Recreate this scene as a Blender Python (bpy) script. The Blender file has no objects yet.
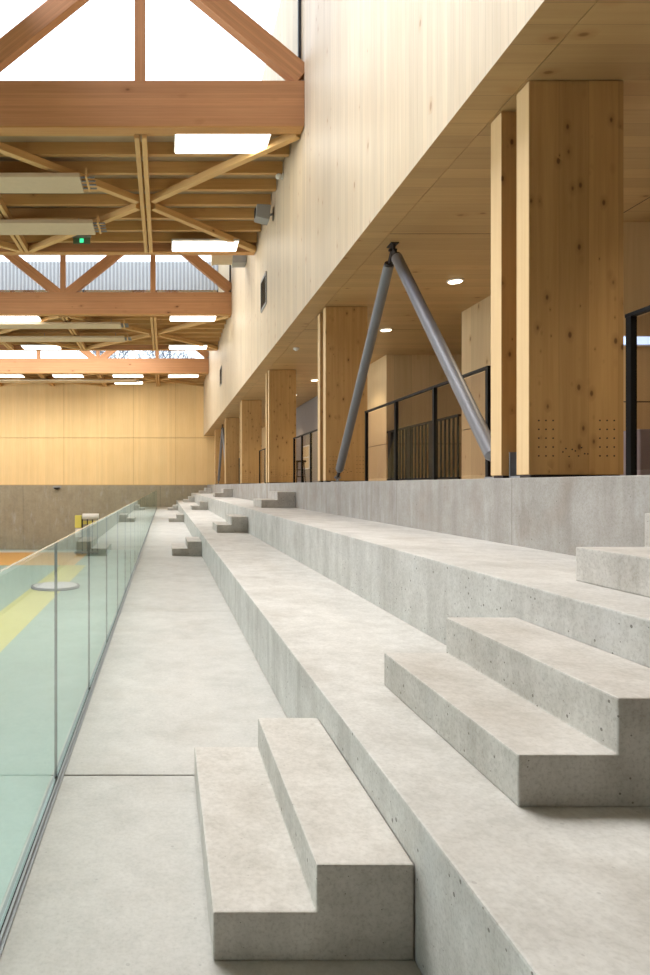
import bpy, bmesh, math, random
from mathutils import Vector, Matrix
random.seed(7)
S = bpy.context.scene
COL = S.collection

# ------------------------------------------------------------------ helpers
def lin(c):
    return tuple(((v/255)/12.92 if v/255 <= .04045 else ((v/255+.055)/1.055)**2.4) for v in c)

ORD = ['first','second','third','fourth','fifth','sixth','seventh','eighth','ninth','tenth','eleventh','twelfth']

class MB:
    """collects shapes, links them as one mesh object"""
    def __init__(self): self.bm = bmesh.new()
    def box(self, x0,x1,y0,y1,z0,z1, mat=0):
        r = bmesh.ops.create_cube(self.bm, size=1)
        M = Matrix.Translation(((x0+x1)/2,(y0+y1)/2,(z0+z1)/2)) @ Matrix.Diagonal((x1-x0,y1-y0,z1-z0,1))
        bmesh.ops.transform(self.bm, matrix=M, verts=r['verts'])
        return r['verts']
    def cyl(self, p, q, r, r2=None, n=16, caps=True):
        p, q = Vector(p), Vector(q); d = q-p
        res = bmesh.ops.create_cone(self.bm, cap_ends=caps, segments=n, radius1=r, radius2=r if r2 is None else r2, depth=d.length)
        M = Matrix.Translation((p+q)/2) @ d.to_track_quat('Z','Y').to_matrix().to_4x4()
        bmesh.ops.transform(self.bm, matrix=M, verts=res['verts'])
        return res['verts']
    def bar(self, p, q, w, h, up=(0,0,1)):
        """box from p to q, w across, h along up"""
        p, q = Vector(p), Vector(q); d = (q-p); L = d.length; d.normalize()
        u = Vector(up); u = (u - d*u.dot(d)).normalized(); s = d.cross(u)
        R = Matrix((d, s, u)).transposed().to_4x4()
        res = bmesh.ops.create_cube(self.bm, size=1)
        M = Matrix.Translation((p+q)/2) @ R @ Matrix.Diagonal((L,w,h,1))
        bmesh.ops.transform(self.bm, matrix=M, verts=res['verts'])
        return res['verts']
    def prism(self, prof, y0, y1):
        """(x,z) profile extruded along y"""
        a = [self.bm.verts.new((x,y0,z)) for x,z in prof]
        b = [self.bm.verts.new((x,y1,z)) for x,z in prof]
        n = len(prof)
        self.bm.faces.new(a); self.bm.faces.new(b[::-1])
        for i in range(n):
            self.bm.faces.new((a[i], b[i], b[(i+1)%n], a[(i+1)%n]))
    def lathe(self, prof, c=(0,0,0), n=21):
        rings=[]
        for r,z in prof:
            rings.append([self.bm.verts.new((c[0]+r*math.cos(2*math.pi*k/n), c[1]+r*math.sin(2*math.pi*k/n), c[2]+z)) for k in range(n)])
        for i in range(len(rings)-1):
            for k in range(n):
                self.bm.faces.new((rings[i][k],rings[i][(k+1)%n],rings[i+1][(k+1)%n],rings[i+1][k]))
        self.bm.faces.new(rings[0][::-1]); self.bm.faces.new(rings[-1])
    def build(self, name, mat, parent=None, bevel=0, smooth=False, loc=(0,0,0), segs=2, mats=None, edge_mat=None):
        bm = self.bm
        bmesh.ops.recalc_face_normals(bm, faces=bm.faces)
        if bevel:
            bmesh.ops.bevel(bm, geom=[e for e in bm.edges if e.calc_face_angle(0) > .6], offset=bevel, segments=segs, affect='EDGES', profile=.6)
        me = bpy.data.meshes.new(name); 
        if smooth:
            for f in bm.faces: f.smooth = True
        bm.to_mesh(me); bm.free()
        me.materials.append(mat)
        if mats:
            for m in mats: me.materials.append(m)
        o = bpy.data.objects.new(name, me); COL.objects.link(o)
        o.location = loc
        if parent: o.parent = parent
        return o

def smooth_angle(o, a=40):
    me=o.data
    for p in me.polygons: p.use_smooth=True
    try: me.set_sharp_from_angle(angle=math.radians(a))
    except Exception: pass
    return o

def tag(o, label, cat, group=None, kind=None):
    o['label']=label; o['category']=cat
    if group: o['group']=group
    if kind: o['kind']=kind
    return o
def structure(o):
    o['kind']='structure'; return o
def thing(name, label, cat, loc=(0,0,0), group=None):
    o = bpy.data.objects.new(name, None); COL.objects.link(o); o.location = loc
    o.empty_display_size=.2
    return tag(o,label,cat,group)
def dup(root, loc, label, group=None):
    r=root.copy(); COL.objects.link(r); r.location=loc; r['label']=label
    if group: r['group']=group
    for ch in list(root.children):
        c=ch.copy(); COL.objects.link(c); c.parent=r
        for g in list(ch.children):
            d=g.copy(); COL.objects.link(d); d.parent=c
    return r

# ------------------------------------------------------------------ materials
class NT:
    def __init__(self, name):
        self.m=bpy.data.materials.new(name); self.m.use_nodes=True
        self.t=self.m.node_tree; self.b=self.t.nodes['Principled BSDF']; self.out=self.t.nodes['Material Output']
    def n(self, typ, **kw):
        nd=self.t.nodes.new(typ)
        for k,v in kw.items(): setattr(nd,k,v)
        return nd
    def l(self,a,b): self.t.links.new(a,b)
    def math(self, op, a, b=None, c=None, clamp=False):
        nd=self.n('ShaderNodeMath',operation=op); nd.use_clamp=clamp
        for i,v in enumerate((a,b,c)):
            if v is None: continue
            if isinstance(v,(int,float)): nd.inputs[i].default_value=v
            else: self.l(v,nd.inputs[i])
        return nd.outputs[0]
    def mix(self, fac, a, b, blend='MIX'):
        nd=self.n('ShaderNodeMix',data_type='RGBA',blend_type=blend)
        for s,v in ((nd.inputs[0],fac),(nd.inputs[6],a),(nd.inputs[7],b)):
            if isinstance(v,(int,float)): s.default_value=v
            elif isinstance(v,tuple): s.default_value=(*v[:3],1)
            else: self.l(v,s)
        return nd.outputs[2]
    def noise(self, vec, scale=1, detail=4, rough=.55):
        nd=self.n('ShaderNodeTexNoise'); nd.inputs['Scale'].default_value=scale
        nd.inputs['Detail'].default_value=detail; nd.inputs['Roughness'].default_value=rough
        self.l(vec,nd.inputs['Vector']); return nd.outputs['Fac']
    def maprange(self, v, a,b,c=0,d=1):
        nd=self.n('ShaderNodeMapRange'); self.l(v,nd.inputs[0])
        for i,x in enumerate((a,b,c,d)): nd.inputs[i+1].default_value=x
        return nd.outputs[0]
    def scale(self, vec, s):
        nd=self.n('ShaderNodeVectorMath',operation='MULTIPLY'); self.l(vec,nd.inputs[0]); nd.inputs[1].default_value=s
        return nd.outputs[0]
    def bump(self, h, dist=.002, strength=.4):
        nd=self.n('ShaderNodeBump'); nd.inputs['Strength'].default_value=strength; nd.inputs['Distance'].default_value=dist
        self.l(h,nd.inputs['Height']); self.l(nd.outputs[0],self.b.inputs['Normal'])

def plain(name, rgb, rough=.5, metal=0, spec=.5):
    k=NT(name); k.b.inputs['Base Color'].default_value=(*lin(rgb),1)
    co=k.n('ShaderNodeTexCoord').outputs['Object']
    nz=k.noise(co,9,3)
    k.l(k.mix(k.maprange(nz,.3,.7,0,.18), lin(rgb), tuple(v*.7 for v in lin(rgb))), k.b.inputs['Base Color'])
    k.b.inputs['Roughness'].default_value=rough; k.b.inputs['Metallic'].default_value=metal
    k.b.inputs['Specular IOR Level'].default_value=spec
    return k.m

def emit(name, rgb, st):
    k=NT(name); k.b.inputs['Base Color'].default_value=(*lin(rgb),1)
    k.b.inputs['Emission Color'].default_value=(*lin(rgb),1); k.b.inputs['Emission Strength'].default_value=st
    return k.m

def wood(name, c1, c2, grain='Z', board='X', w=.12, knots=.5, rough=.5, line=.25, var=.18, knotcol=(95,55,25), spec=.35, knot_scale=1.0):
    k=NT(name)
    co=k.n('ShaderNodeTexCoord').outputs['Object']
    rnd=k.n('ShaderNodeObjectInfo').outputs['Random']
    off=k.n('ShaderNodeCombineXYZ')
    for i in range(3): k.l(k.math('MULTIPLY',rnd,17.3+i*9.1), off.inputs[i])
    add=k.n('ShaderNodeVectorMath',operation='ADD'); k.l(co,add.inputs[0]); k.l(off.outputs[0],add.inputs[1])
    v=add.outputs[0]
    sep=k.n('ShaderNodeSeparateXYZ'); k.l(co,sep.inputs[0])
    q=k.math('DIVIDE',sep.outputs['XYZ'.index(board)],w)
    bid=k.math('FLOOR',q); fr=k.math('FRACT',q)
    wn=k.n('ShaderNodeTexWhiteNoise',noise_dimensions='1D'); k.l(k.math('ADD',bid,k.math('MULTIPLY',rnd,77)),wn.inputs['W'])
    br=wn.outputs['Value']
    # per-board shift along the grain
    ax=[22.,22.,22.]; ax['XYZ'.index(grain)]=.9
    sv=k.scale(v,tuple(ax))
    sh=k.n('ShaderNodeVectorMath',operation='ADD'); k.l(sv,sh.inputs[0])
    cmb=k.n('ShaderNodeCombineXYZ')
    for i in range(3): k.l(k.math('MULTIPLY',br,31.),cmb.inputs[i])
    k.l(cmb.outputs[0],sh.inputs[1])
    g=k.noise(sh.outputs[0],1,5,.6)
    big=k.noise(v,.8,2)
    f=k.math('ADD',k.math('MULTIPLY',k.maprange(g,.3,.7),.55),k.math('MULTIPLY',k.maprange(big,.3,.7),.3))
    col=k.mix(f,lin(c1),lin(c2))
    # board tint
    tint=k.maprange(br,0,1,1-var,1+var*.4)
    hs=k.n('ShaderNodeHueSaturation'); k.l(col,hs.inputs['Color']); k.l(tint,hs.inputs['Value'])
    col=hs.outputs[0]
    if knots>0:
        ks=[0.,0.,0.]; ks['XYZ'.index(board)]=7.*knot_scale; ks['XYZ'.index(grain)]=3.9*knot_scale
        vo=k.n('ShaderNodeTexVoronoi'); k.l(k.scale(v,tuple(ks)),vo.inputs['Vector']); vo.inputs['Scale'].default_value=1
        sc=k.n('ShaderNodeSeparateColor'); k.l(vo.outputs['Color'],sc.inputs[0])
        keep=k.math('GREATER_THAN',sc.outputs[0],1-knots)
        rad=k.math('MULTIPLY_ADD',sc.outputs[1],.15,.06)
        m=k.math('SUBTRACT',1.0,k.math('DIVIDE',vo.outputs['Distance'],rad),clamp=True)
        m=k.math('MULTIPLY',k.math('MULTIPLY',m,2.2,clamp=True),keep)
        halo=k.math('SUBTRACT',1.0,k.math('DIVIDE',vo.outputs['Distance'],k.math('MULTIPLY',rad,2.6)),clamp=True)
        col=k.mix(k.math('MULTIPLY',k.math('MULTIPLY',halo,keep),.45),col,lin((knotcol[0]+40,knotcol[1]+30,knotcol[2]+10)))
        col=k.mix(k.math('MULTIPLY',m,.72),col,lin(knotcol))
    if line>0:
        d=k.math('MINIMUM',fr,k.math('SUBTRACT',1.0,fr))
        lm=k.math('LESS_THAN',d,.004/w)
        col=k.mix(k.math('MULTIPLY',lm,line),col,lin((60,40,20)))
    k.l(col,k.b.inputs['Base Color'])
    k.b.inputs['Roughness'].default_value=rough; k.b.inputs['Specular IOR Level'].default_value=spec
    k.bump(g,.0012,.35)
    return k.m

def concrete(name, c1, c2, streak=False, pits=True, rough=.75, stain=(128,112,92), warm=.25, formwork=0):
    k=NT(name)
    co=k.n('ShaderNodeTexCoord').outputs['Object']
    geo=k.n('ShaderNodeNewGeometry')
    v=geo.outputs['Position']
    a=k.noise(v,1.3,5,.6); b=k.noise(v,7,5,.65); c=k.noise(v,45,3,.6)
    f=k.math('ADD',k.math('MULTIPLY',k.maprange(a,.3,.7),.55),k.math('MULTIPLY',k.maprange(b,.33,.67),.42))
    f=k.math('ADD',f,k.math('MULTIPLY',k.maprange(c,.35,.65),.28))
    col=k.mix(f,lin(c1),lin(c2))
    s=k.noise(k.scale(v,(2.2,2.2,2.2)),1,3)
    col=k.mix(k.math('MULTIPLY',k.maprange(s,.52,.72),warm),col,lin(stain))
    # vertical faces: run-down streaks and darker shuttering marks
    nz=k.n('ShaderNodeSeparateXYZ'); k.l(geo.outputs['Normal'],nz.inputs[0])
    vert=k.math('LESS_THAN',k.math('ABSOLUTE',nz.outputs[2]),.5)
    st=k.noise(k.scale(v,(5,5,.55)),1,4,.6)
    col=k.mix(k.math('MULTIPLY',k.math('MULTIPLY',k.maprange(st,.48,.72),vert),.55 if streak else .35),col,lin((128,120,108)))
    st2=k.noise(k.scale(v,(3.1,3.1,.9)),1,4,.7)
    col=k.mix(k.math('MULTIPLY',k.math('MULTIPLY',k.maprange(st2,.55,.7),vert),.5 if streak else .3),col,lin((190,188,184)))
    if formwork:
        sp=k.n('ShaderNodeSeparateXYZ'); k.l(v,sp.inputs[0])
        fr=k.math('FRACT',k.math('DIVIDE',sp.outputs[1],formwork))
        lm=k.math('MULTIPLY',k.math('LESS_THAN',fr,.008/formwork),vert)
        col=k.mix(k.math('MULTIPLY',lm,.55),col,lin((85,80,72)))
    sp3=k.noise(v,90,2,.7)
    col=k.mix(k.math('MULTIPLY',k.maprange(sp3,.5,.75),k.math('MULTIPLY_ADD',vert,.17,.10)),col,lin((110,102,88)))
    h=c
    if pits:
        vo=k.n('ShaderNodeTexVoronoi'); k.l(v,vo.inputs['Vector']); vo.inputs['Scale'].default_value=30
        sc=k.n('ShaderNodeSeparateColor'); k.l(vo.outputs['Color'],sc.inputs[0])
        keep=k.math('GREATER_THAN',sc.outputs[0],k.math('MULTIPLY_ADD',vert,-.4,.7))
        rad=k.math('MULTIPLY_ADD',k.math('POWER',sc.outputs[1],3.0),.16,.05)
        m=k.math('MULTIPLY',k.math('LESS_THAN',vo.outputs['Distance'],rad),keep)
        pv=k.math('MULTIPLY_ADD',vert,.55,.2)
        col=k.mix(k.math('MULTIPLY',m,pv),col,lin((84,78,68)))
        h=k.math('SUBTRACT',c,k.math('MULTIPLY',m,.6))
    k.l(col,k.b.inputs['Base Color'])
    k.b.inputs['Roughness'].default_value=rough; k.b.inputs['Specular IOR Level'].default_value=.3
    k.bump(h,.003,.3)
    return k.m

def glass(name, tint, ior=1.6, base=0.0):
    k=NT(name)
    fr=k.n('ShaderNodeFresnel'); fr.inputs['IOR'].default_value=ior
    g=k.n('ShaderNodeNewGeometry')
    tr=k.n('ShaderNodeBsdfTransparent'); tr.inputs['Color'].default_value=(*tint,1)
    tr2=k.n('ShaderNodeBsdfTransparent')
    gl=k.n('ShaderNodeBsdfGlossy'); gl.inputs['Roughness'].default_value=.015; gl.inputs['Color'].default_value=(.86,.97,.95,1)
    mx=k.n('ShaderNodeMixShader'); k.l(fr.outputs[0],mx.inputs[0]); k.l(tr.outputs[0],mx.inputs[1]); k.l(gl.outputs[0],mx.inputs[2])
    mx2=k.n('ShaderNodeMixShader'); k.l(g.outputs['Backfacing'],mx2.inputs[0]); k.l(mx.outputs[0],mx2.inputs[1]); k.l(tr2.outputs[0],mx2.inputs[2])
    k.l(mx2.outputs[0],k.out.inputs['Surface'])
    return k.m

M={}
M['wall_wood']=wood('pale vertical spruce boards',(218,199,168),(196,173,138),'Z','Y',.11,.06,.5,.14,.10,(150,112,78),spec=.45)
M['end_wood']=wood('honey spruce boards',(242,208,150),(232,194,132),'Z','X',.14,.0,.5,.06,.05)
M['end_joint']=plain('panel joint brown',(204,164,108),.8)
M['col_wood']=wood('knotty spruce column',(206,164,106),(176,134,80),'Z','X',.23,.62,.5,.10,.10,(84,52,28),knot_scale=1.75)
M['col_edge_lit']=wood('pale lit column edge',(230,198,148),(214,178,126),'Z','X',.5,.0,.5,0,.05)  # pale edge wood, lightened to paint in the light from the left
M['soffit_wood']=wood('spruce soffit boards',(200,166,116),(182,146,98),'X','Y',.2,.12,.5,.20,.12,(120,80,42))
M['core_wood']=wood('pale plywood lining',(224,196,150),(206,176,130),'Z','Y',.42,.06,.5,.18,.12,(130,90,50))
M['core_wood_x']=wood('pale plywood lining across',(224,196,150),(206,176,130),'Z','X',.42,.06,.5,.18,.12,(130,90,50))
M['truss_wood']=wood('larch glulam',(204,150,104),(180,126,84),'X','Z',.045,.10,.5,.06,.12,(92,52,24),knot_scale=.8)
M['truss_lit']=wood('lit larch underside',(206,154,94),(188,134,78),'X','Z',.2,.0,.5,0,.1)
M['joist_wood']=wood('spruce roof joist',(212,168,108),(190,144,86),'X','Z',.5,.06,.5,0,.12,(110,66,30))
M['brace_wood']=wood('spruce brace',(224,182,122),(204,158,98),'X','Z',.5,.08,.5,0,.1,(110,66,30))
M['deck_wood']=wood('roof deck boards',(190,168,136),(172,148,116),'X','Y',.3,.0,.7,.2,.15)
M['conc']=concrete('light cast concrete',(212,209,202),(178,174,166),warm=.22)
M['conc_block']=concrete('step block concrete',(211,206,198),(175,169,159),warm=.24)
M['conc_plinth']=concrete('streaked plinth concrete',(178,173,166),(152,147,138),True,True,warm=.3,stain=(140,116,92),formwork=2.5)
M['conc_floor']=concrete('walkway screed',(197,194,187),(173,170,163),warm=.15)
M['conc_wall']=concrete('grey shuttered concrete',(174,162,136),(150,138,113),False,False,warm=.3)
M['gap']=plain('dark joint',(70,64,54),.9)
M['rail_glass']=glass('green safety glass',(.80,.92,.89),1.9)
M['clear_glass']=glass('clear glass',(.93,.96,.97),1.3)
M['guard_glass']=glass('smoky guard glass',(.80,.75,.74),1.10)
M['glass_edge']=plain('green glass edge',(26,38,38),.2)
M['glass_top']=plain('polished glass top edge',(176,192,188),.12)
M['steel']=plain('galvanised steel',(150,152,154),.38,.7)
M['channel']=plain('anodised channel',(140,142,142),.45,.3)
M['strut']=plain('grey painted steel',(120,119,120),.45,.1)
M['dark_steel']=plain('dark steel fork',(52,46,44),.5,.4)
M['black']=plain('black powder coat',(12,11,10),.5,0,.2)
M['white']=plain('white enamel',(226,222,212),.5)
M['cream']=plain('cream enamel panel',(206,184,150),.5)
M['grey']=plain('grey plaster',(136,126,120),.8)
M['greybox']=plain('grey housing',(150,148,142),.5)
M['lamp']=emit('luminaire diffuser',(255,250,240),7)
M['down']=emit('downlight disc',(255,240,210),9)
M['blue_glow']=emit('cool glow band',(190,215,255),1.6)
M['green_lamp']=emit('green exit light',(60,225,150),1.5)
M['frame_dark']=plain('dark window frame',(62,66,70),.5)
M['gym']=plain('pale aqua sports floor',(152,176,166),.35)
M['yellow']=plain('yellow sports floor',(214,204,118),.35)
M['orange']=plain('orange sports floor',(226,172,92),.35)
M['paint_white']=plain('white court paint',(222,220,210),.5)
M['yellow_pad']=plain('yellow pad',(214,200,92),.6)
M['clad']=plain('pale ribbed metal cladding',(196,198,202),.6,.0)
M['clad_rib']=plain('shaded rib',(158,160,164),.7)
M['bark']=plain('grey bark',(120,126,140),.9)
M['mauve']=plain('grey mauve reflection',(140,128,130),.6)

# ------------------------------------------------------------------ dimensions (metres; eye at x=0,y=0,z=1.35)
YB,YE=-9.0,41.0                 # hall from behind the camera to the far end wall
WX=2.44                         # face of the timber upper wall
XL=-20.5
Z1,Z2,Z3=.414,.893,1.408         # tier tops
ZS=4.47                         # soffit
GZ=-2.70                        # sports floor
TR=[-1.0-.14+ -0.0, 5.2, 11.36,17.44,23.8,29.95,36.2]     # truss faces (first two lie behind the frame)
TR=[11.36,17.44,23.8,29.95,36.2]

# ------------------------------------------------------------------ setting
# walkway slabs
m=MB(); y=3.03-3*3.96
while y<YE:
    m.box(-.53,.711,max(y,YB)+.006,min(y+3.96,YE)-.006,-.02,0); y+=3.96
fl=structure(m.build('floor_walkway',M['conc_floor'],bevel=.003,segs=1))
m=MB(); m.box(-.53,.711,YB,YE,-.30,-.02); structure(m.build('floor_walkway_bed',M['gap']))
# tiers
m=MB(); m.box(.711,1.65,YB+.03,YE-.03,-.30,Z1)
tag(m.build('seating_tier',M['conc'],bevel=.008), 'lowest long pale concrete seating tier rising from the walkway','seating tier')
m=MB(); m.box(1.65,2.67,YB+.03,YE-.03,-.30,Z2)
tag(m.build('seating_tier',M['conc'],bevel=.008), 'second long concrete seating tier, between the lowest tier and the column plinth','seating tier')
m=MB(); m.box(2.67,3.2,YB,YE,-.30,Z3)
tag(m.build('plinth_wall',M['conc_plinth'],bevel=.008), 'streaked grey concrete plinth wall carrying the timber columns','plinth')
m=MB(); m.box(3.2,9.5,YB,YE,1.1,Z3); structure(m.build('floor_gallery',M['conc']))
m=MB(); m.box(XL,-.53,YB,YE,GZ-.2,GZ)
gf=structure(m.build('floor_court',M['gym']))
def mark(name,mat,x0,x1,y0,y1,h=.004):
    k=MB(); k.box(x0,x1,y0,y1,GZ+.0005,GZ+h); return k.build(name,mat,gf)
mark('yellow_border',M['yellow'],-5.3,-4.0,YB+.5,33)
mark('orange_zone',M['orange'],-18,-4.6,33,39.3)
mark('white_line',M['paint_white'],-18,-4.0,39.3,40.4)
mark('court_line',M['paint_white'],-12,-5.3,20,20.06)
m=MB(); m.box(-.53,-.4,YB,YE,GZ,-.30); structure(m.build('wall_below_walkway',M['conc_wall']))

# far end wall: concrete below, timber above
m=MB()
xs=[-20.5,-17.6,-13.2,-8.95,-4.6,-.3,3.9,9.5]
for a,b in zip(xs[:-1],xs[1:]): m.box(a+.006,b-.006,YE,YE+.3,GZ,1.37)
wl=structure(m.build('wall_end_lower',M['conc_wall']))
m=MB(); m.box(XL,9.5,YE+.06,YE+.28,GZ,1.36); m.build('joint_backing',M['gap'],wl)
m=MB(); m.box(XL,9.5,YE+.05,YE+.25,1.37,4.35); m.box(XL,9.5,YE+.05,YE+.25,4.37,8.6)
ew=structure(m.build('wall_end_upper',M['end_wood']))
m=MB(); m.box(XL,9.5,YE+.20,YE+.26,4.3,4.4); 
for x in (-10.8,-6.4,-2.0,.65): m.box(x,x+.02,YE+.04,YE+.06,1.37,8.6)
m.box(XL,2.6,YE+.02,YE+.06,1.33,1.40)
m.build('panel_joints',M['end_joint'],ew)
# timber upper wall on the right
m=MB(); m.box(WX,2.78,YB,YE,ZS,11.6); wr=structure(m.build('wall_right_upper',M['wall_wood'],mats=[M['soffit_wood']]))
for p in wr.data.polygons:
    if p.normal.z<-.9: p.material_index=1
m=MB(); m.box(2.786,9.5,YB,YE,ZS,ZS+.2); sf=structure(m.build('ceiling_gallery',M['soffit_wood']))
m=MB(); m.box(2.78,2.786,YB,YE,ZS+.03,ZS+.2); m.build('soffit_joint',M['gap'],sf)
m=MB(); m.box(5.24,5.25,YB,7.7,ZS-.002,ZS+.01); m.build('panel_joint',M['gap'],sf)
m=MB(); 
for yy in (3.2,8.05,13.0): m.box(2.79,5.3,yy,yy+.008,ZS-.002,ZS+.01)
m.build('panel_joint',M['gap'],sf)
# gallery back walls
def lining(name,x0,x1,y0,y1,mat,groove=True):
    k=MB()
    if groove:
        k.box(x0,x1,y0,y1,Z3,2.335); k.box(x0,x1,y0,y1,2.35,ZS)
        w=structure(k.build(name,mat))
        j=MB(); j.box(x0+.02,x1-.02,y0+.02,y1-.02,2.335,2.35); j.build('panel_joint',M['gap'],w)
    else:
        k.box(x0,x1,y0,y1,Z3,ZS); w=structure(k.build(name,mat))
    return w
lining('wall_core',5.34,8.3,7.7,11.7,M['core_wood'])
lining('wall_gallery_mid',5.28,8.3,15.5,20.3,M['core_wood_x'])
lining('wall_gallery_grey',5.28,8.3,20.3,29.5,M['grey'],False)
lining('wall_gallery_far',5.28,8.3,29.5,YE,M['core_wood'])
lining('wall_gallery_back',8.3,8.5,YB,YE,M['core_wood'],False)
# back, left walls and roof (outside the frame: they shade and bounce light)
m=MB(); m.box(XL,9.5,YB-.3,YB,GZ,11.6); structure(m.build('wall_back',plain('dark back wall',(84,76,66),.8)))
m=MB(); m.box(XL-.3,XL,YB,YE,GZ,.2); m.box(XL-.3,XL,YB,YE,7.6,11.6); structure(m.build('wall_left',M['conc_wall']))
wf=MB()
for k_ in range(11): wf.box(XL-.2,XL-.1,YB+k_*5-.08 if k_ else YB,YB+k_*5+.08,.2,7.6)
wf.box(XL-.2,XL-.1,YB,YE,3.8,3.92)
w1=structure(wf.build('window_1',M['frame_dark']))
g=MB(); g.box(XL-.16,XL-.14,YB,YE,.2,7.6); g.build('pane',M['clear_glass'],w1)
low=[(11.62,17.42),(24.06,29.93),(36.46,YE+.1)]
high=[(YB,11.5),(17.5,24.0),(30.0,36.4)]
for i,(a,b) in enumerate(low):
    k=MB(); k.box(XL,WX,a,b,8.02,8.2); structure(k.build('ceiling_low' if not i else 'ceiling_low.%03d'%i,M['deck_wood']))
for i,(a,b) in enumerate(high):
    k=MB(); k.box(XL,WX,a,b,11.2,11.5); structure(k.build('ceiling_high' if not i else 'ceiling_high.%03d'%i,M['deck_wood']))

# clerestory windows: dark frame and clear pane in the plane of each truss
for i,(ty,sg) in enumerate([(11.36,1),(17.44,-1),(23.8,1),(29.95,-1),(36.2,1)]):
    yy = ty+.30 if sg>0 else ty-.08
    f=MB(); f.box(WX-.055,WX,yy-.03,yy+.03,8.43,11.2); f.box(XL,WX-.055,yy-.03,yy+.03,8.405,8.45); f.box(XL,WX-.055,yy-.03,yy+.03,11.12,11.2)
    for x in (-3.76,-10.38): f.box(x-.03,x+.03,yy-.03,yy+.03,8.45,11.12)
    w=structure(f.build('window_%d'%(i+2),M['frame_dark']))
    g=MB(); g.box(XL,WX-.056,yy-.006,yy+.006,8.45,11.12); g.build('pane',M['clear_glass'],w)

# ------------------------------------------------------------------ roof trusses
APEX=-.44; PAN=3.31
def truss(y, label):
    t=thing('roof_truss',label,'roof truss',(0,y,0),'roof trusses')
    T=.22
    def member(name,p,q,w,mat=M['truss_wood']):
        p,q=Vector(p),Vector(q); d=q-p; L=d.length
        k=MB(); e={'lit_underside':.006,'diagonal':-.012,'post':-.006}.get(name,0); k.box(-L/2,L/2,-T/2-e,T/2+min(e,0),-w/2,w/2)
        o=k.build(name,mat,t,bevel=.006,segs=1)
        o.location=(p+q)/2; o.rotation_euler=(0,-math.atan2(d.z,d.x),0)
        return o
    c=T/2
    member('bottom_chord',(XL+.05,c,8.035),(WX,c,8.035),.79)
    member('lit_underside',(XL+.05,c,7.622),(WX-.02,c,7.622),.036,M['truss_lit'])  # pale board painting lamplight onto the chord underside
    member('top_chord',(XL+.05,c,11.02),(WX,c,11.02),.34)
    k=0; x=APEX
    while x>XL+.5:
        member('post',(x,c,8.43),(x,c,10.85),.19)
        x-=PAN
    nodes=[APEX+PAN]+[APEX-PAN*j for j in range(7)]
    for j in range(6):
        a,b=nodes[j],nodes[j+1]
        za,zb=(8.26,10.93) if j%2==0 else (10.93,8.26)
        if j==0: a=WX-.02; za=8.55   # last diagonal dies into the right wall
        member('diagonal',(a,c,za),(b,c,zb),.35)
    return t
tl=['nearest larch roof truss, crossing the top of the view below open sky',
    'second roof truss from the camera, only its underside showing past the first joists',
    'third roof truss, standing below a band of sky and ribbed cladding',
    'fourth roof truss, thin underside before the far rooflight',
    'farthest roof truss, closest to the honey timber end wall']
for y,l in zip(TR,tl): truss(y,l)

# joists, bracing, ties in the low bays
bayname=['in the nearest roof bay','in the middle roof bay','in the far roof bay']
for bi,(a,b) in enumerate(low):
    n=8 if bi<2 else 6
    end=min(b,YE)
    for j in range(n):
        yy=a+.30+(end-a-.55)*j/(n-1)
        k=MB(); k.box(XL+.06-(-9.2),WX-.02-(-9.2),-.05,.05,0,.24)
        o=k.build('roof_joist',M['joist_wood'],loc=(-9.2,yy,7.78),bevel=.004,segs=1)
        tag(o,'%s spruce roof joist counted from the camera, %s'%(ORD[j],bayname[bi]),'roof joist','roof joists '+bayname[bi])
    y0,y1=a+.04,end-.04; ym=(y0+y1)/2
    for ci,cx in enumerate((APEX,APEX-2*PAN)):
        t=thing('roof_bracing','%s timber bracing cross under the joists %s'%(('right-hand','left-hand')[ci],bayname[bi]),'roof bracing',(cx,ym,7.66),'roof bracing crosses')
        for s in (-1,1):
            k=MB(); k.box(-(y1-y0)/2,(y1-y0)/2,-.045,.045,-.085,.10)
            o=k.build('tie_plank',M['brace_wood'],t,bevel=.004,segs=1); o.location=(s*.065,0,0); o.rotation_euler=(0,0,math.pi/2)
        rx = (WX-.05-cx) if ci==0 else PAN-.12
        for ex,ey in ((rx,y1-ym),(rx,y0-ym),(-PAN+.15,y1-ym),(-PAN+.15,y0-ym)):
            sx=math.copysign(.17,ex); sy=math.copysign(.17*abs(ey/ex),ey)
            p,q=Vector((sx,sy,0)),Vector((ex,ey,0)); d=q-p
            k=MB(); k.box(-d.length/2,d.length/2,-.07,.07,-.07,.07)
            o=k.build('brace',M['brace_wood'],t,bevel=.004,segs=1); o.location=(p+q)/2; o.rotation_euler=(0,0,math.atan2(d.y,d.x))
    for ci,cx in enumerate((APEX-PAN,APEX-3*PAN)):
        k=MB()
        for s in (-1,1): k.box(-(y1-y0)/2,(y1-y0)/2,s*.065-.045,s*.065+.045,-.085,.10)
        o=k.build('roof_tie',M['brace_wood'],loc=(cx,ym,7.66),bevel=.004,segs=1); o.rotation_euler=(0,0,math.pi/2)
        tag(o,'double timber tie %s %s'%(('between the bracing crosses','left of the bracing crosses')[ci],bayname[bi]),'roof tie','roof ties')

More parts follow.
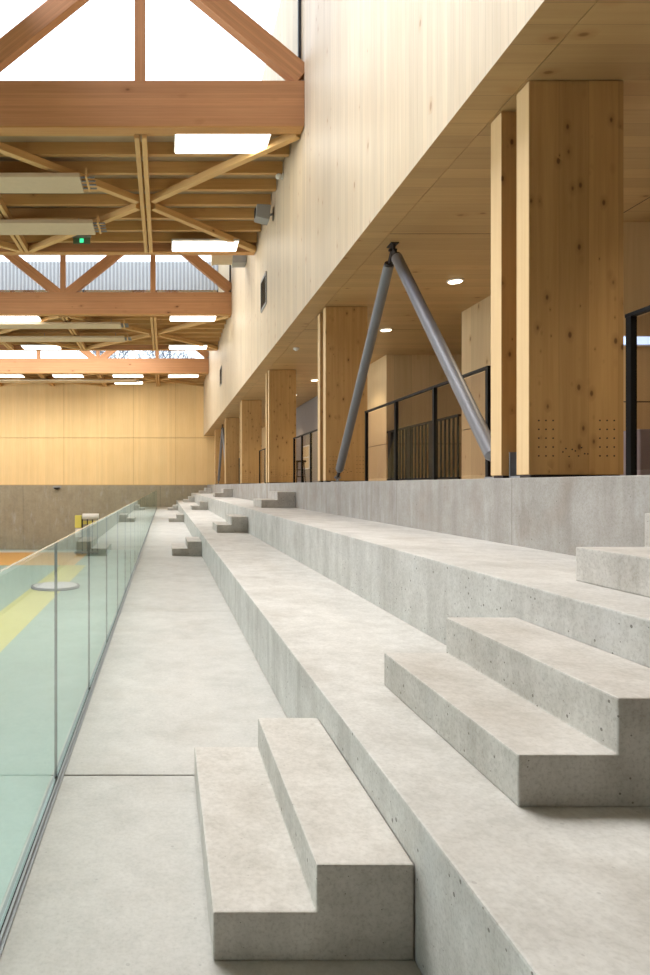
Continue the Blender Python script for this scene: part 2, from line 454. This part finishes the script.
# ------------------------------------------------------------------ luminaires
def make_lum():
    t=thing('ceiling_luminaire','x','ceiling light',(0,0,0),'ceiling luminaires')
    k=MB(); k.box(-.87,.87,-.36,.36,.012,.07); k.build('housing',M['white'],t,bevel=.008,segs=1)
    k=MB(); k.box(-.84,.84,-.33,.33,-.012,.012); k.build('diffuser',M['lamp'],t,bevel=.006,segs=1)
    for s in (-.6,.6):
        k=MB(); k.cyl((s,0,.07),(s,0,.17),.012,n=8); k.build('hanger',M['greybox'],t)
    return t
rows=[(11.95,7.63,[1.04],'just beyond the nearest truss'),
      (17.0,7.6,[1.04],'just before the second truss'),
      (24.35,7.6,[1.04,-5.55],'just beyond the third truss'),
      (29.45,7.6,[1.04,-5.6],'just before the fourth truss'),
      (36.9,7.55,[1.04,-2.1,-5.5,-8.9],'just beyond the farthest truss'),
      (39.3,7.55,[-2.2],'closest to the end wall')]
pos4=['nearest the right wall','second from the right wall','third from the right wall','fourth from the right wall']
first=None
for y,z,xs_,where in rows:
    for i,x in enumerate(xs_):
        lab='bright white ceiling luminaire '+where+((', '+pos4[i]) if len(xs_)>1 else '')
        if first is None:
            first=make_lum(); first.location=(x,y,z); first['label']=lab
        else: dup(first,(x,y,z),lab)

# radiant heating panels
def make_rad():
    t=thing('radiant_panel','x','heating panel',(0,0,0),'radiant ceiling panels')
    k=MB(); k.prism([(0,0)]*0 or [(-9,0),(0,0),(0,.09),(-9,.09)],-.36,.36); k.build('panel',M['cream'],t,bevel=.01,segs=1)
    k=MB()
    for yy in (-.24,-.08,.08,.24): k.cyl((-.01,yy,.05),(.28,yy,.05),.018,n=8)
    k.build('pipe_stub',M['steel'],t)
    k=MB(); k.box(.10,.14,-.33,.33,.02,.20); k.build('header',M['brace_wood'],t)
    for xx in (-.4,-3.4,-6.4):
        k=MB(); k.cyl((xx,.27,.09),(xx,.27,.37),.01,n=8); k.build('hanger',M['steel'],t)
    return t
JT=lambda b,j:low[b][0]+.30+(min(low[b][1],YE)-low[b][0]-.55)*j/((8 if b<2 else 6)-1)-.27
rp=[(JT(0,2),'cream radiant heating panel in the nearest roof bay, closer to the first truss'),
    (JT(0,5),'cream radiant heating panel in the nearest roof bay, farther of the two'),
    (JT(1,1),'cream radiant heating panel in the middle roof bay, closer to the third truss'),
    (JT(1,4),'cream radiant heating panel in the middle roof bay, farther of the two'),
    (JT(2,2),'cream radiant heating panel in the far roof bay before the end wall')]
r0=None
for y,l in rp:
    if r0 is None: r0=make_rad(); r0.location=(-1.68,y,7.42); r0['label']=l
    else: dup(r0,(-1.68,y,7.42),l)

# exit sign
t=thing('exit_sign','small green lit exit sign hanging below the roof by the second truss','exit sign',(-2.14,16.7,7.62))
k=MB(); k.box(-.24,.24,-.04,.04,.10,.17); k.build('lamp_housing',M['greybox'],t,bevel=.006,segs=1)
k=MB(); k.box(-.22,.22,-.008,.008,-.06,.10); k.build('sign_plate',plain('dull green plate',(96,120,92),.3),t)
k=MB(); k.box(-.05,.05,-.014,-.006,-.03,.07); k.build('green_light',M['green_lamp'],t)

# loudspeaker on timber wall, sensor, duct, vents
t=thing('wall_loudspeaker','grey loudspeaker bracketed high on the timber wall under the joists','loudspeaker',(WX,14.6,7.45))
k=MB(); k.prism([(-.42,-.12),(-.12,-.20),(-.08,.14),(-.40,.16)],-.17,.17); k.build('speaker_body',M['greybox'],t,bevel=.015,segs=2)
k=MB(); k.cyl((-.425,0,.02),(-.41,0,.02),.11,n=20); k.build('speaker_grille',M['black'],t)
k=MB(); k.box(-.02,0,-.08,.08,-.12,.12); k.bar((-.10,0,-.03),(0,0,0),.05,.04); k.build('bracket',M['steel'],t)
t=thing('motion_sensor','tiny white motion sensor on the timber wall near the nearest luminaire','sensor',(WX,13.4,7.72))
k=MB(); k.box(-.03,0,-.05,.05,-.05,.05); k.build('back_plate',M['white'],t,bevel=.006)
k=MB(); k.lathe([(.03,0),(.055,.03),(.06,.08),(.04,.12),(.01,.13)],(0,0,0),16); o=k.build('sensor_head',M['white'],t,smooth=True); o.rotation_euler=(0,-math.pi/2,0); o.location=(-.03,0,0)
t=thing('air_duct','cream round air duct stub with grey box at the wall beyond the second truss','air duct',(WX,19.6,8.22))
k=MB(); k.cyl((-1.0,0,0),(-.42,0,0),.21,n=28); k.cyl((-1.04,0,0),(-.98,0,0),.235,n=28); smooth_angle(k.build('duct',M['cream'],t))
k=MB(); k.box(-.42,-.01,-.24,.24,-.22,.16); k.build('fan_box',M['greybox'],t,bevel=.01,segs=1)
def vent(y,z,l,sy,sz):
    t=thing('wall_vent',l,'vent',(WX,y,z),'wall vents')
    k=MB()
    for s in (-1,1):
        k.box(-.025,0,s*sy-.03,s*sy+.03,-sz,sz); k.box(-.025,0,-sy,sy,s*sz-.03,s*sz+.03)
    k.build('vent_frame',M['greybox'],t)
    k=MB()
    for j in range(10):
        zz=-sz+.06+j*(2*sz-.12)/9; k.bar((-.012,-sy+.03,zz),(-.012,sy-.03,zz),.02,.03,(1,0,1))
    k.build('louvre',M['dark_steel'],t)
    return t
vent(16.0,6.1,'dark louvred vent in the timber wall, nearer of two',.42,.36)
vent(28.3,6.1,'dark louvred vent in the timber wall, farther of two',.42,.36)

# ribbed cladding of next high roof, seen through the clerestories
for i,yy in enumerate((17.28,29.78)):
    k=MB(); x=XL
    pts=[]
    while x<WX+6:
        pts+= [(x,0),(x+.08,0),(x+.10,-.04),(x+.15,-.04),(x+.17,0)]; x+=.17
    bm=k.bm; va=[bm.verts.new((p[0],yy+p[1],10.3)) for p in pts]; vb=[bm.verts.new((p[0],yy+p[1],11.6)) for p in pts]
    for j in range(len(pts)-1): bm.faces.new((va[j],va[j+1],vb[j+1],vb[j]))
    co_=k.build('ribbed_cladding',M['clad'],mats=[M['clad_rib']])
    for q,p in enumerate(co_.data.polygons):
        if q%5 in (1,2,3): p.material_index=1
    tag(co_,('pale ribbed metal cladding on the roof outside the second truss','pale ribbed metal cladding on the roof outside, above the third truss')[i],'cladding')

# bare tree beyond the end of the hall
def tree(loc,h,label):
    t=thing('bare_tree',label,'tree',loc)
    k=MB(); k.cyl((0,0,0),(0,0,h*.45),.28,.2,n=10); k.build('trunk',M['bark'],t)
    k=MB()
    def br(p,d,L,r,dep):
        q=p+d*L; k.cyl(p,q,r,r*.65,n=5,caps=False)
        if dep==0: return
        for _ in range(3):
            nd=(d+Vector((random.uniform(-.8,.8),random.uniform(-.8,.8),random.uniform(-.25,.6)))).normalized()
            br(q,nd,L*.72,r*.62,dep-1)
    for _ in range(5):
        br(Vector((0,0,h*.43)),Vector((random.uniform(-.7,.7),random.uniform(-.7,.7),1)).normalized(),h*.17,.14,5)
    k.build('branches',M['bark'],t)
tree((-2.0,52,GZ),17.5,'bare tree outside, seen through the far rooflight')
m=MB(); m.box(-60,60,YE+.4,120,GZ-.3,GZ-.01); structure(m.build('ground',plain('grey ground outside',(130,132,126),.9)))

# ------------------------------------------------------------------ step blocks
def block(x0,x1,xm,z0,h1,h2,y0,L,label):
    k=MB(); w=x1-x0-.003
    k.prism([(0,0),(w,0),(w,h2),(xm-x0,h2),(xm-x0,h1),(0,h1)],0,L)
    o=k.build('concrete_step_block',M['conc_block'],loc=(x0,y0,z0),bevel=.007,segs=2)
    return tag(o,label,'step block','concrete step blocks')
where=['nearest the camera','second from the camera','third from the camera','farthest from the camera']
for y,w in zip((1.845,12.5,24.0,35.4),where):
    block(.136,.711,.43,0,.139,.274,y,1.17,'two-step concrete block on the walkway, '+w)
for y,w in zip((1.89,12.9,24.9,36.2),where):
    block(1.027,1.65,1.318,Z1,.153,.318,y,1.16,'two-step concrete block on the lowest tier, '+w)
for y,w in zip((1.92,13.3,25.6,36.9),where):
    block(1.97,2.67,2.30,Z2,.163,.325,y,1.20,'two-step concrete block on the second tier, '+w)

# ------------------------------------------------------------------ glass balustrade
t=thing('glass_balustrade','frameless green glass balustrade in a metal channel along the walkway edge','balustrade',(-.5,0,0))
k=MB(); k.box(-.016,.030,YB+.2,YE-.02,0,.008); k.box(.012,.020,YB+.2,YE-.02,.008,.020)
k.build('base_channel',M['channel'],t)
k=MB(); k.box(.0065,.012,YB+.2,YE-.02,.008,.018); k.build('gasket',M['black'],t)
P=1.292; y=2.98-8*P
while y+P<YE+.3:
    y1=min(y+P-.006,YE-.02)
    k=MB(); k.box(-.006,.006,y,y1,.009,1.09)
    o=k.build('glass_panel',M['rail_glass'],t,mats=[M['glass_edge'],M['glass_top']])
    for p in o.data.polygons:
        if abs(p.normal.y)>.9: p.material_index=1
        if abs(p.normal.z)>.9: p.material_index=2
    y+=P

# ------------------------------------------------------------------ paired timber columns
CY=[5.0,11.33,17.5,23.72,29.95,36.15]
def make_col():
    t=thing('timber_column','x','column',(0,0,0),'paired timber columns')
    for y0 in (0,.41):
        k=MB(); k.box(0,.73,0,.18,0,ZS-Z3-.03)
        o=k.build('column_fin',M['col_wood'],t,bevel=.004,segs=1,mats=[M['col_edge_lit']]); o.location=(0,y0,.025)
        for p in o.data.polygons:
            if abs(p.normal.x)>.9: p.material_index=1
        k=MB(); k.box(.02,.71,y0+.015,y0+.165,0,.025); k.build('base_plate',M['dark_steel'],t)
    k=MB(); k.box(.06,.5,.185,.195,0,.22); k.box(.06,.5,.395,.405,0,.22); k.box(.06,.5,.195,.395,.0,.02); k.box(.2,.21,.195,.395,.02,.20)
    k.build('base_bracket',M['steel'],t,bevel=.002,segs=1)
    k=MB()
    for cx in (.13,.60):
        for i in range(3):
            for j in range(5):
                x=cx+(i-1)*.055; z=.17+j*.068
                k.cyl((x,-.002,z),(x,.004,z),.0065,n=8)
    for j in range(9):
        x=.26+j*.024; k.cyl((x,-.002,.20+.035*math.sin(j*2.3)),(x,.004,.20+.035*math.sin(j*2.3)),.006,n=8)
    k.build('screw_heads',M['dark_steel'],t)
    return t
cl=['nearest','second nearest','third nearest','fourth nearest','fifth nearest','farthest']
c0=None
for y,w in zip(CY,cl):
    l='paired knotty spruce column on the concrete plinth, %s one'%w
    if c0 is None: c0=make_col(); c0.location=(2.80,y,Z3); c0['label']=l
    else: dup(c0,(2.80,y,Z3),l)

# ------------------------------------------------------------------ steel V struts
def vbrace(ya,y0,y1,label):
    t=thing('steel_strut_pair',label,'steel strut',(2.95,ya,Z3),'steel strut pairs')
    top=Vector((0,0,ZS-Z3-.06))
    for yf in (y0-ya,y1-ya):
        foot=Vector((0,yf,.07)); d=(foot-top).normalized()
        a=top+d*.22; b=foot-d*.20
        k=MB(); k.cyl(a,b,.068,n=28); k.cyl(a-d*.03,a,.03,.068,n=28); k.cyl(b,b+d*.05,.068,.04,n=28)
        o=smooth_angle(k.build('strut',M['strut'],t))
        k=MB(); k.bar(top+d*.02,a,.03,.07,(0,1,0)); k.cyl(a-d*.035,a-d*.01,.062,n=20); k.build('fork',M['dark_steel'],o)
        k=MB(); k.bar(b+d*.03,foot,.03,.07,(0,1,0)); k.build('fork',M['dark_steel'],o)
        k=MB(); k.box(-.09,.09,yf-.10,yf+.10,0,.018); k.box(-.012,.012,yf-.06,yf+.06,.018,.12); k.cyl((-.05,yf,.08),(.05,yf,.08),.018,n=12)
        k.build('foot_plate',M['steel'],t)
    k=MB(); k.box(-.05,.05,-.09,.09,ZS-Z3-.012,ZS-Z3); k.box(-.014,.014,-.06,.06,ZS-Z3-.10,ZS-Z3-.012); k.cyl((-.05,0,ZS-Z3-.07),(.05,0,ZS-Z3-.07),.02,n=12)
    k.build('head_plate',M['dark_steel'],t)
vbrace(8.42,5.72,11.12,'grey steel V strut pair between the two nearest timber columns')
vbrace(33.25,30.72,35.85,'grey steel V strut pair far off between the last two columns')

# ------------------------------------------------------------------ black framed guards between columns
def guard(ys,label,y_a,y_b):
    t=thing('gallery_guard',label,'guard rail',(3.3,0,Z3),'gallery guards')
    k=MB(); k.box(-.025,.025,y_a,y_b,1.135,1.16); k.build('top_rail',M['black'],t)
    for y in ys:
        k=MB(); k.box(-.022,.022,y-.025,y+.025,.012,1.135); k.box(-.06,.06,y-.05,y+.05,0,.012); k.build('post',M['black'],t)
    yy=[y for y in sorted(ys)]
    for a,b in zip(yy[:-1],yy[1:]):
        k=MB(); k.box(-.006,.006,a+.045,b-.045,.05,1.115); k.build('glass_panel',M['guard_glass'],t)
guard([.6,1.93,3.26,4.6],'black post and glass guard in front of the nearest column, at the frame edge',.57,4.63)
guard([6.63,7.95,9.27,10.64],'black post and glass guard behind the near steel struts',6.60,10.67)
guard([12.6,13.7,14.7,15.65,16.6],'black post and glass guard between second and third columns',12.57,16.63)
guard([18.8,20.1,21.4,22.65],'black post and glass guard between third and fourth columns',18.77,22.68)
guard([25.1,26.4,27.7,28.9],'black post and glass guard between fourth and fifth columns',25.07,28.93)
guard([31.4,32.7,34.0,35.2],'black post and glass guard between the last two columns',31.37,35.23)

# slatted balustrade across the stair recess
t=thing('slatted_balustrade','dark vertical slat balustrade across the timber recess behind the guard','balustrade',(5.31,0,Z3))
k=MB(); k.box(-.03,.03,11.72,15.48,1.19,1.23); k.box(-.02,.02,11.72,15.48,.06,.10); k.build('rail',M['black'],t)
slat0=None; n=21
for j in range(n):
    y=11.78+j*(15.42-11.78)/(n-1)
    if slat0 is None:
        k=MB(); k.box(-.012,.012,-.024,.024,.10,1.19); slat0=k.build('slat',M['black'],t); slat0.location=(0,y,0)
    else:
        c=slat0.copy(); COL.objects.link(c); c.parent=t; c.location=(0,y,0)
for y in (12.9,14.1,15.3):
    k=MB(); k.box(-.03,.03,y-.10,y+.10,0,1.19); k.build('post',M['black'],t)

# glow band and boxed reflection added in the near recess
t=thing('glow_band','painted pale blue glow band on the timber wall right of the nearest column','glow band',(5.9,7.704,3.06))
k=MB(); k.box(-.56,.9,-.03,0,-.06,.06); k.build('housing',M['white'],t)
k=MB(); k.box(-.55,.89,-.04,-.03,-.045,.045); k.build('diffuser',M['blue_glow'],t)  # emissive slab painting a bright bluish band, no known lamp here
o=MB(); o.box(0,1.2,-.35,-.0,0,.58); tag(o.build('low_reflection',M['mauve'],loc=(5.36,7.69,Z3),bevel=.01,segs=1),'low grey mauve cabinet painted as a solid box, right of the nearest column','glass reflection')  # solid box standing in for a lavender reflection in the guard glass

# hatch in grey wall, stool
t=thing('wall_hatch','small timber-lined hatch in the grey gallery wall','hatch',(5.28,24.3,2.0))
k=MB(); 
k.box(-.03,0,-.62,.62,-.04,0); k.box(-.03,0,-.62,.62,.8,.84); k.box(-.03,0,-.62,-.56,0,.8); k.box(-.03,0,.56,.62,0,.8); k.box(-.03,0,-.56,.56,.38,.41)
k.build('hatch_frame',M['white'],t)
k=MB(); k.box(-.015,0,-.56,.56,0,.8); k.build('hatch_panel',M['core_wood'],t)
t=thing('bar_stool','black metal stool behind the guard between second and third columns','stool',(3.95,19.0,Z3))
k=MB(); k.lathe([(.02,.62),(.17,.62),(.18,.64),(.17,.67),(.02,.675)],(0,0,0),20); smooth_angle(k.build('seat',M['black'],t))
for j in range(4):
    a=math.pi/4+j*math.pi/2
    k=MB(); k.cyl((.12*math.cos(a),.12*math.sin(a),.62),(.19*math.cos(a),.19*math.sin(a),0),.014,n=8); k.build('leg',M['black'],t)
k=MB()
for z in (.2,.4):
    r=.19-.07*z/.62
    for j in range(4):
        a=math.pi/4+j*math.pi/2; b=a+math.pi/2
        k.cyl((r*math.cos(a),r*math.sin(a),z),(r*math.cos(b),r*math.sin(b),z),.011,n=8)
k.build('rung',M['black'],t)

# downlights
dl0=None
names=['behind the nearest column','above the near steel struts','second past the near steel struts','behind the second column','past the second column','deeper past the second column','behind the third column']
for j,(y,l) in enumerate(zip((6.8,9.9,13.0,16.1,19.2,22.3,25.4),names)):
    lab='small round recessed downlight in the gallery ceiling, '+l
    if dl0 is None:
        dl0=thing('downlight',lab,'downlight',(4.42,y,ZS),'gallery downlights')
        k=MB(); k.lathe([(.125,0),(.125,-.012),(.10,-.018),(.10,0)],(0,0,0),24); k.build('trim_ring',M['white'],dl0)
        k=MB(); k.cyl((0,0,-.022),(0,0,-.017),.098,n=21); k.build('lens',M['down'],dl0)
    else: dup(dl0,(4.42,y,ZS),lab)
t=thing('smoke_detector','small white smoke detector on the gallery ceiling near the wall edge','smoke detector',(2.98,14.75,ZS))
k=MB(); k.lathe([(.07,0),(.07,-.02),(.05,-.045),(.02,-.05)],(0,0,0),20); smooth_angle(k.build('base',M['white'],t))
k=MB(); k.lathe([(.035,-.048),(.03,-.062),(.01,-.066)],(0,0,0),16); k.build('cap',M['white'],t)

# wall lamp on end concrete wall
t=thing('wall_lamp','small dark bulkhead lamp on the end concrete wall under the timber','wall lamp',(-6.8,YE,1.17))
k=MB(); k.box(-.26,.26,-.05,0,-.02,.14); k.build('back_plate',M['greybox'],t,bevel=.01,segs=1)
k=MB(); k.lathe([(.20,0),(.19,-.06),(.12,-.11),(.02,-.13)],(0,-.16,.05),20); smooth_angle(k.build('lamp_body',M['dark_steel'],t))

# gym equipment on the court floor
t=thing('equipment_frame','tall gym equipment rack with yellow pad and white roll by the end wall','gym equipment',(-4.65,38.6,GZ))
k=MB(); k.box(-.68,-.30,-.2,.2,1.55,2.28); k.build('yellow_pad',M['yellow_pad'],t,bevel=.03)
k=MB(); k.box(-.66,-.32,-.21,.19,1.0,1.5); k.build('white_pad',M['white'],t,bevel=.03)
k=MB(); k.cyl((-.24,0,2.22),(.72,0,2.22),.17,n=21); smooth_angle(k.build('white_roll',M['white'],t))
for x in (-.26,.04,.34,.64):
    k=MB(); k.box(x-.03,x+.03,-.05,.05,0,2.05); k.build('upright',M['dark_steel'],t)
k=MB(); k.box(-.7,.7,-.35,.35,.06,.14); k.build('base',M['greybox'],t)
k=MB()
for x in (-.6,.6):
    for yy in (-.28,.28): k.cyl((x-.02,yy,.06),(x+.02,yy,.06),.06,n=14)
k.build('caster',M['black'],t)
k=MB(); k.box(-.22,.66,.0,.06,1.75,1.95); k.build('cross_board',M['yellow_pad'],t)
t=thing('round_mat','pale round disc with dark rim on the court, seen through the glass','mat',(-4.35,25.8,GZ+.005))
k=MB(); k.lathe([(.95,0),(.97,.05),(.95,.09),(.01,.09)],(0,0,0),48); smooth_angle(k.build('rim',plain('dark mauve rim',(96,84,92),.6),t))
k=MB(); k.lathe([(.86,.09),(.85,.105),(.01,.11)],(0,0,0),48); smooth_angle(k.build('disc',plain('pale disc',(214,204,206),.5),t))

# ------------------------------------------------------------------ light
W=bpy.data.worlds.new('World'); S.world=W; W.use_nodes=True
bg=W.node_tree.nodes['Background']; bg.inputs[0].default_value=(.86,.93,1,1); bg.inputs[1].default_value=3.2
def area(name,loc,rot,sx,sy,e,col):
    L=bpy.data.lights.new(name,'AREA'); L.shape='RECTANGLE'; L.size=sx; L.size_y=sy; L.energy=e; L.color=col
    o=bpy.data.objects.new(name,L); COL.objects.link(o); o.location=loc; o.rotation_euler=rot; return o
tilt=math.radians(-38)
for nm,y,sy,e in (('bay_fill_near',6.3,7,1120),('bay_fill_mid',21.4,4.5,1080),('bay_fill_far',34,4.5,1050)):  # fill lamps added under the closed high roofs, out of view
    o=area(nm,(-2.2,y,11.1),(math.radians(-24),0,0),8,sy,e,(.98,.985,1)); o.data.spread=math.radians(95)
o=area('end_fill',(-7,33,8.7),(math.radians(60),0,0),13,1.6,270,(1,.96,.90)); o.data.spread=math.radians(110)  # unseen lamp added to brighten the end wall
o=area('cool_fill',(-2.5,8.2,10.4),(0,math.radians(-70),0),1.2,7,170,(.68,.74,1)); o.data.spread=math.radians(110)  # bluish lamp added to cool the upper timber wall
area('left_fill',(XL+.3,16,3.9),(0,-math.pi/2,0),7,34,1350,(1,.95,.99))  # lamp added inside the unseen left glazing, fills left-facing sides
for i,y in enumerate((3.7,6.8,9.9,13.0,16.1,19.2,22.3,25.4,31,37)):
    L=bpy.data.lights.new('downlight_lamp','SPOT'); L.energy=120; L.spot_size=math.radians(110); L.spot_blend=.7; L.color=(1,.86,.66); L.shadow_soft_size=.1
    o=bpy.data.objects.new('downlight_lamp',L); COL.objects.link(o); o.location=(4.42,y,ZS-.06)

# ------------------------------------------------------------------ camera (level, shifted lens)
cd=bpy.data.cameras.new('camera'); cam=bpy.data.objects.new('camera',cd); COL.objects.link(cam)
cam.location=(0,0,1.35); cam.rotation_euler=(math.pi/2,0,0)
cd.sensor_width=36; cd.sensor_fit='AUTO'; cd.lens=24.0
cd.shift_x=(325-165)/975; cd.shift_y=-(487.5-485.5)/975
cd.clip_end=300; cd.clip_start=.05
S.camera=cam
S.view_settings.view_transform='Standard'
S.view_settings.look='None'
S.view_settings.exposure=0.0
